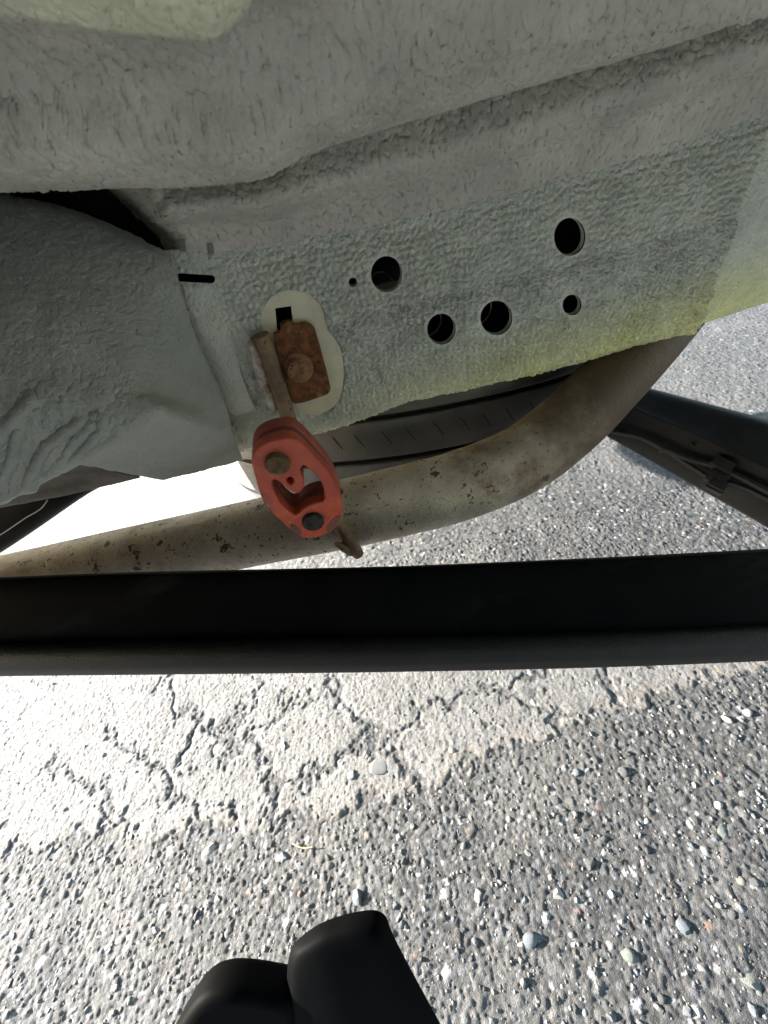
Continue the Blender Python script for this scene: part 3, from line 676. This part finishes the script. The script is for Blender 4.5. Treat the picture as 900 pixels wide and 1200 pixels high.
link('seam_band', flatshade(prism([grow(.972), i2], (0, YH+.0125, 0), (1, 0, 0), (0, 0, 1), .0042, .0004, 1), 50), RUBBERDARK, hg, smooth=False)
link('rear_body', flatshade(prism([grow(1.015), i2], (0, YH+.0215, 0), (1, 0, 0), (0, 0, 1), .0092, .0012, 3), 50), RUBBERSIDE, hg, smooth=False)
# soft raised bosses round the two pins and worn dark feet
for pts in ([(385, 614), (391, 607), (399, 603), (401, 606), (393, 619), (384, 625), (382, 621)], [(341, 614), (348, 617), (354, 626), (352, 629), (346, 625), (339, 618)]):
    link('worn_patch', flatshade(prism([chaikin(plane2(pts, YH-.0004), 2)], (0, YH+.001, 0), (1, 0, 0), (0, 0, 1), .00145, .0003, 1)), RUBBERDARK, hg, smooth=False)

# ------------------------------------------------------------------ exhaust pipe
ex = thing('exhaust_pipe', 'dull speckled exhaust pipe curving up behind the rail punched by round holes', 'exhaust pipe', tuple(P(450., 594., .32)))
cl = [(-150, 714, .378, .0275), (-80, 700, .370, .0275), (0, 686, .365, .0275), (150, 655, .352, .028), (300, 624, .338, .0285), (450, 592, .325, .029), (545, 567, .324, .029), (612, 538, .327, .029), (664, 499, .335, .029),
      (711, 452, .352, .0295), (756, 402, .375, .031), (806, 345, .405, .031), (872, 265, .45, .031)]
pp = [P(float(a), float(b), c) for a, b, c, _ in cl]
pm = tube_mesh(pp, [c[3] for c in cl], 64, sub=220)
link('pipe', pm, PIPE, ex)
Yl = YH+.02
lr = [hitY(367., 612., YH+.001), hitY(367., 612., YH+.012), hitY(374., 606., YH+.026), hitY(390., 606., YH+.030), hitY(402., 622., YH+.026), hitY(415., 642., YH+.023), hitY(420., 650., YH+.022)]
link('hanger_rod', tube_mesh(lr, [.005]*6+[.0045], 18, sub=60, wob=.16), RUSTROD, ex)
link('weld_bead', tube_mesh([hitY(394., 637., YH+.021), hitY(402., 641., YH+.021), hitY(410., 647., YH+.021), hitY(416., 651., YH+.022)], [.0018, .0034, .003, .0015], 12, sub=24, wob=.4), RUSTROD, ex)
pinhead(367, 613.5, YH-.0030, 13, PINDARK, ex)

# ------------------------------------------------------------------ wheel behind the pipe
ax = -.16*RIGHT+.88*UP-.42*FWD; ax /= np.linalg.norm(ax)
RT = .28; tc = P(470., 447., .61)
ty = thing('spare_tyre', 'dark tyre with grooved tread glimpsed between the rail and the exhaust pipe', 'tyre', tuple(tc))
def tl(name, prof, mt, seg=96, par=None, close=True): return link(name, flatshade(lathe(prof, tc, ax, seg, close, xdir=-FWD), 30), mt, par or ty, smooth=False)
tl('carcass', [(RT-.009, .075), (RT-.009, -.075), (RT-.012, -.088), (RT-.022, -.100), (RT-.05, -.108), (RT-.085, -.105), (RT-.10, -.09), (RT-.10, .09), (RT-.085, .105), (RT-.05, .108), (RT-.022, .100), (RT-.012, .088)], GROOVE)
for h0, h1, dr in ((.050, .092, .004), (.010, .045, 0), (-.030, .005, 0), (-.0715, -.035, .001)):
    prof = [(RT-.012, h0), (RT-.001-dr*(h0 < 0), h0), (RT-dr*(h0 < 0), h0+.0012), (RT-dr*(h1 > .06), h1-.0012), (RT-.001-dr*(h1 > .06), h1), (RT-.012, h1)]
    tl('tread_rib', prof, TYRE)
tl('shoulder', [(RT-.012, -.0765), (RT-.003, -.0765), (RT-.006, -.084), (RT-.014, -.094), (RT-.028, -.102), (RT-.05, -.1085), (RT-.06, -.107), (RT-.03, -.095)], TYRE)
A_ = Vector(ax); X_v = Vector(-FWD); X_v = (X_v-A_*X_v.dot(A_)).normalized(); Y_v = A_.cross(X_v)
bm = bmesh.new()
for k in range(72):                                                       # sipes: short slanted raised-edge cuts
    th = 2*math.pi*k/72
    for h, sl_ in ((.033, .004), (-.011, -.004), (-.052, .003)):
        t2 = th+random.uniform(-.012, .012)
        rd = X_v*math.cos(t2)+Y_v*math.sin(t2); tn_ = A_.cross(rd)
        ce = Vector(tc)+rd*(RT-.0006+(-.001 if h < -.04 else 0))+A_*h
        L_ = A_*.0065+tn_*sl_; w_ = tn_*.00045
        vs = [bm.verts.new(ce+s1*L_+s2*w_+s3*rd*.0009) for s1 in (-1, 1) for s2 in (-1, 1) for s3 in (-1, 1)]
        for f in ((0, 1, 3, 2), (4, 6, 7, 5), (0, 4, 5, 1), (2, 3, 7, 6), (0, 2, 6, 4), (1, 5, 7, 3)): bm.faces.new([vs[i] for i in f])
sp = bmobj('sipe', bm, GROOVE, ty, smooth=False); sp['kind'] = 'stuff'

# ------------------------------------------------------------------ beams
def beam(rows, xs, nr, name, mt, parent, sm=20, thick=.003):
    return sheet(name, loft(rows, xs, nr, sm=sm), mt, parent, thick)
bb = thing('bumper_bar', 'long plain black bar with a rounded lower lip, below the exhaust pipe', 'bar', tuple(P(450., 720., .25)))
D0 = [(-400, .300), (-60, .268), (450, .250), (960, .258), (1300, .29)]
def dd(k): return [(x, d+k) for x, d in D0]
T0 = [(-400, 680), (-60, 681), (0, 677), (150, 671), (300, 668), (450, 665), (600, 659), (750, 652), (900, 644), (960, 640), (1300, 615)]
B0 = [(-400, 789), (-60, 788), (0, 786), (200, 784), (450, 781), (600, 778), (750, 774), (900, 768), (960, 765), (1300, 745)]
def lerp(k): 
    x = [p[0] for p in T0]; b = np.interp(x, [p[0] for p in B0], [p[1] for p in B0]); return [(p[0], p[1]*(1-k)+bb_*k) for p, bb_ in zip(T0, b)]
xb = np.arange(-400, 1301, 6.)
beam([(lerp(.10), ('D', dd(.050))), (lerp(.01), ('D', dd(.030))), (lerp(0), ('D', dd(.008))), (lerp(.025), ('D', dd(.001))), (lerp(.08), ('D', dd(0))), (lerp(.4), ('D', dd(0))), (lerp(.76), ('D', dd(-.001)))], xb, 60, 'face_panel', BLACK, bb)
beam([(lerp(.74), ('D', dd(.006))), (lerp(.755), ('D', dd(-.001))), (lerp(.785), ('D', dd(-.005))), (lerp(.85), ('D', dd(-.0065))), (lerp(.95), ('D', dd(-.004))), (lerp(1.0), ('D', dd(.002))), (lerp(.97), ('D', dd(.02))), (lerp(.9), ('D', dd(.045)))], xb, 70, 'lower_lip', LIP, bb)

rb = thing('cable_arm', 'black painted arm carrying two thin cables held by a black clip', 'arm', tuple(P(820., 540., .47)))
RD = [(640, .56), (700, .53), (900, .45), (1100, .40), (1400, .36)]
def rdd(k): return [(x, d+k) for x, d in RD]
xr = np.arange(640, 1401, 6.)
tE = [(640, 424), (773, 458), (900, 492), (1100, 548), (1400, 640)]; rE = [(640, 428), (745, 480), (800, 502), (900, 549), (1100, 640), (1400, 780)]
bE = [(640, 470), (720, 515), (800, 560), (900, 617), (1100, 735), (1400, 915)]
def mixp(a, b, k):
    x = sorted(set([p[0] for p in a]+[p[0] for p in b])); A = np.interp(x, *zip(*a)); B = np.interp(x, *zip(*b)); return [(q, u*(1-k)+v*k) for q, u, v in zip(x, A, B)]
beam([(mixp(tE, rE, .15), ('D', rdd(.05))), (tE, ('D', rdd(.025))), (mixp(tE, rE, .06), ('D', rdd(.020))), (mixp(tE, rE, .5), ('D', rdd(.0095))), (mixp(tE, rE, .93), ('D', rdd(.001))), (rE, ('D', rdd(-.0008))), (mixp(rE, bE, .05), ('D', rdd(.0002))), (mixp(rE, bE, .5), ('D', rdd(.008))),
      (mixp(rE, bE, .95), ('D', rdd(.016))), (bE, ('D', rdd(.019))), (mixp(rE, bE, .97), ('D', rdd(.05)))], xr, 90, 'channel', BEAM, rb, 8)
def on_beam(pts, k): return [P(float(x), float(y), float(np.interp(x, *zip(*rdd(k))))) for x, y in pts]
link('cable', tube_mesh(on_beam([(690, 500), (727, 507), (750, 512), (775, 524), (805, 537), (832, 545), (860, 556), (900, 576), (1000, 630)], -.001), .0036, 12, sub=70), CABLE, rb)
link('cable', tube_mesh(on_beam([(690, 496), (730, 505), (777, 526), (812, 548), (835, 561), (860, 567), (900, 585), (1000, 642)], .002), .0030, 12, sub=70), CABLE, rb)
bm = bmesh.new()
def clipbox(x, y, a, b, t):
    c = Vector(on_beam([(x, y)], -.002)[0]); u = Vector(on_beam([(x+10, y+5)], 0)[0])-Vector(on_beam([(x, y)], 0)[0]); u.normalize(); f = Vector(FWD); v = f.cross(u).normalized(); w = u.cross(v)
    vs = [bm.verts.new(c+u*a*i+v*b*j+w*t*k) for i in (-1, 1) for j in (-1, 1) for k in (-1, 1)]
    for q in ((0, 1, 3, 2), (4, 6, 7, 5), (0, 4, 5, 1), (2, 3, 7, 6), (0, 2, 6, 4), (1, 5, 7, 3)): bm.faces.new([vs[i] for i in q])
clipbox(845, 545, .011, .0065, .006); clipbox(844, 558, .008, .006, .004); clipbox(840, 569, .0085, .0055, .006); clipbox(836, 574, .010, .002, .004); clipbox(838, 551, .003, .016, .003)
bmobj('cable_clip', bm, CABLE, rb, .0008)
c = on_beam([(812, 520)], -.002)[0]; link('bolt_hole', lathe([(.0028, .002), (.0028, -.0008), (0, -.0008)], c, -FWD, 16), GROOVE, rb)
for x, y in ((777, 526),):
    c = on_beam([(x, y)], -.002)[0]; link('cable_tie', lathe([(.0055, -.002), (.0055, .002)], c, np.array(on_beam([(x+10, y+5)], 0)[0])-np.array(on_beam([(x, y)], 0)[0]), 12, False), CABLE, rb)

lb = thing('support_arm', 'very dark arm end with a bright thin wire, under the grey-green cross member', 'arm', tuple(P(20., 610., .42)))
xl = np.arange(-70, 131, 4.)
beam([([(-70, 683), (-60, 678), (0, 643), (60, 601), (93, 578), (130, 552)], ('D', .47)), ([(-70, 678), (-60, 673), (0, 638), (60, 598), (93, 575), (130, 549)], ('D', .42)), ([(-70, 597), (-60, 590), (0, 560), (130, 500)], ('D', .44)), ([(-70, 587), (-60, 580), (0, 550), (130, 490)], ('D', .48))], xl, 40, 'channel', BEAM, lb)
link('wire', tube_mesh([P(-30., 643., .415), P(0., 627., .415), P(30., 607., .415), P(50., 594., .415), P(56., 586., .415)], .0006, 8, sub=40), SILVER, lb)

# ------------------------------------------------------------------ black moulded pieces poking up in front of the camera's feet
ctrl = {'a0': (337, 1125, .318), 'a1': (345, 1104, .318), 'a2': (374, 1082, .318), 'a3': (409, 1070, .318), 'a4': (441, 1065, .318), 'a5': (453, 1074, .318),
        'b0': (345, 1132, .304), 'b1': (353, 1118, .303), 'b2': (382, 1102, .302), 'b3': (414, 1096, .302), 'b4': (446, 1093, .303), 'e4': (456, 1090, .313),
        'c0': (334, 1320, .318), 'd0': (342, 1320, .300), 'd1': (470, 1320, .292), 'd4': (560, 1320, .298), 'e5': (582, 1320, .312), 'm4': (478, 1160, .300), 'me': (490, 1154, .312), 'm1': (400, 1190, .297)}
bm = bmesh.new(); vv = {k: bm.verts.new(P(*map(float, v))) for k, v in ctrl.items()}
for f in (('a0', 'a1', 'b1', 'b0'), ('a1', 'a2', 'b2', 'b1'), ('a2', 'a3', 'b3', 'b2'), ('a3', 'a4', 'b4', 'b3'), ('a4', 'a5', 'e4', 'b4'), ('c0', 'a0', 'b0', 'd0'), ('b0', 'b1', 'm1', 'd0'), ('d0', 'm1', 'd1'),
          ('b1', 'b2', 'm1'), ('b2', 'b3', 'm4', 'm1'), ('b3', 'b4', 'm4'), ('m1', 'm4', 'd4', 'd1'), ('b4', 'e4', 'me', 'm4'), ('m4', 'me', 'e5', 'd4')):
    bm.faces.new([vv[k] for k in f])
bmesh.ops.recalc_face_normals(bm, faces=bm.faces); me = bpy.data.meshes.new('guard'); bm.to_mesh(me); bm.free()
gd = link('moulded_guard', me, GUARD)
gd['label'] = 'glossless black moulded piece with a creased face and raised rim, standing over the asphalt'; gd['category'] = 'guard'
md = gd.modifiers.new('thick', 'SOLIDIFY'); md.thickness = .004; md.offset = 0
cr_ = gd.data.attributes.new('crease_edge', 'FLOAT', 'EDGE')
for e in gd.data.edges:
    L1 = (gd.data.vertices[e.vertices[0]].co-gd.data.vertices[e.vertices[1]].co).length; cr_.data[e.index].value = .28
md = gd.modifiers.new('smooth', 'SUBSURF'); md.levels = 3; md.render_levels = 3
O_ = P(270., 1180., .330)
def ppl(pts): 
    o = []
    for x, y in pts: o.append(((x-270)*.330/FPX, -(y-1180)*.330/FPX))
    return o
dome = [(203, 1203), (222, 1166), (240, 1136), (255, 1121), (275, 1115), (300, 1116), (330, 1121), (352, 1126), (372, 1180), (380, 1330), (130, 1330)]
gb = link('domed_guard', flatshade(prism([chaikin(ppl(dome), 2)], O_, RIGHT, UP, .030, .008, 4), 60), GUARD, smooth=False)
gb['label'] = 'plain black rounded piece without crease or rim, beside the creased moulded guard'; gb['category'] = 'guard'
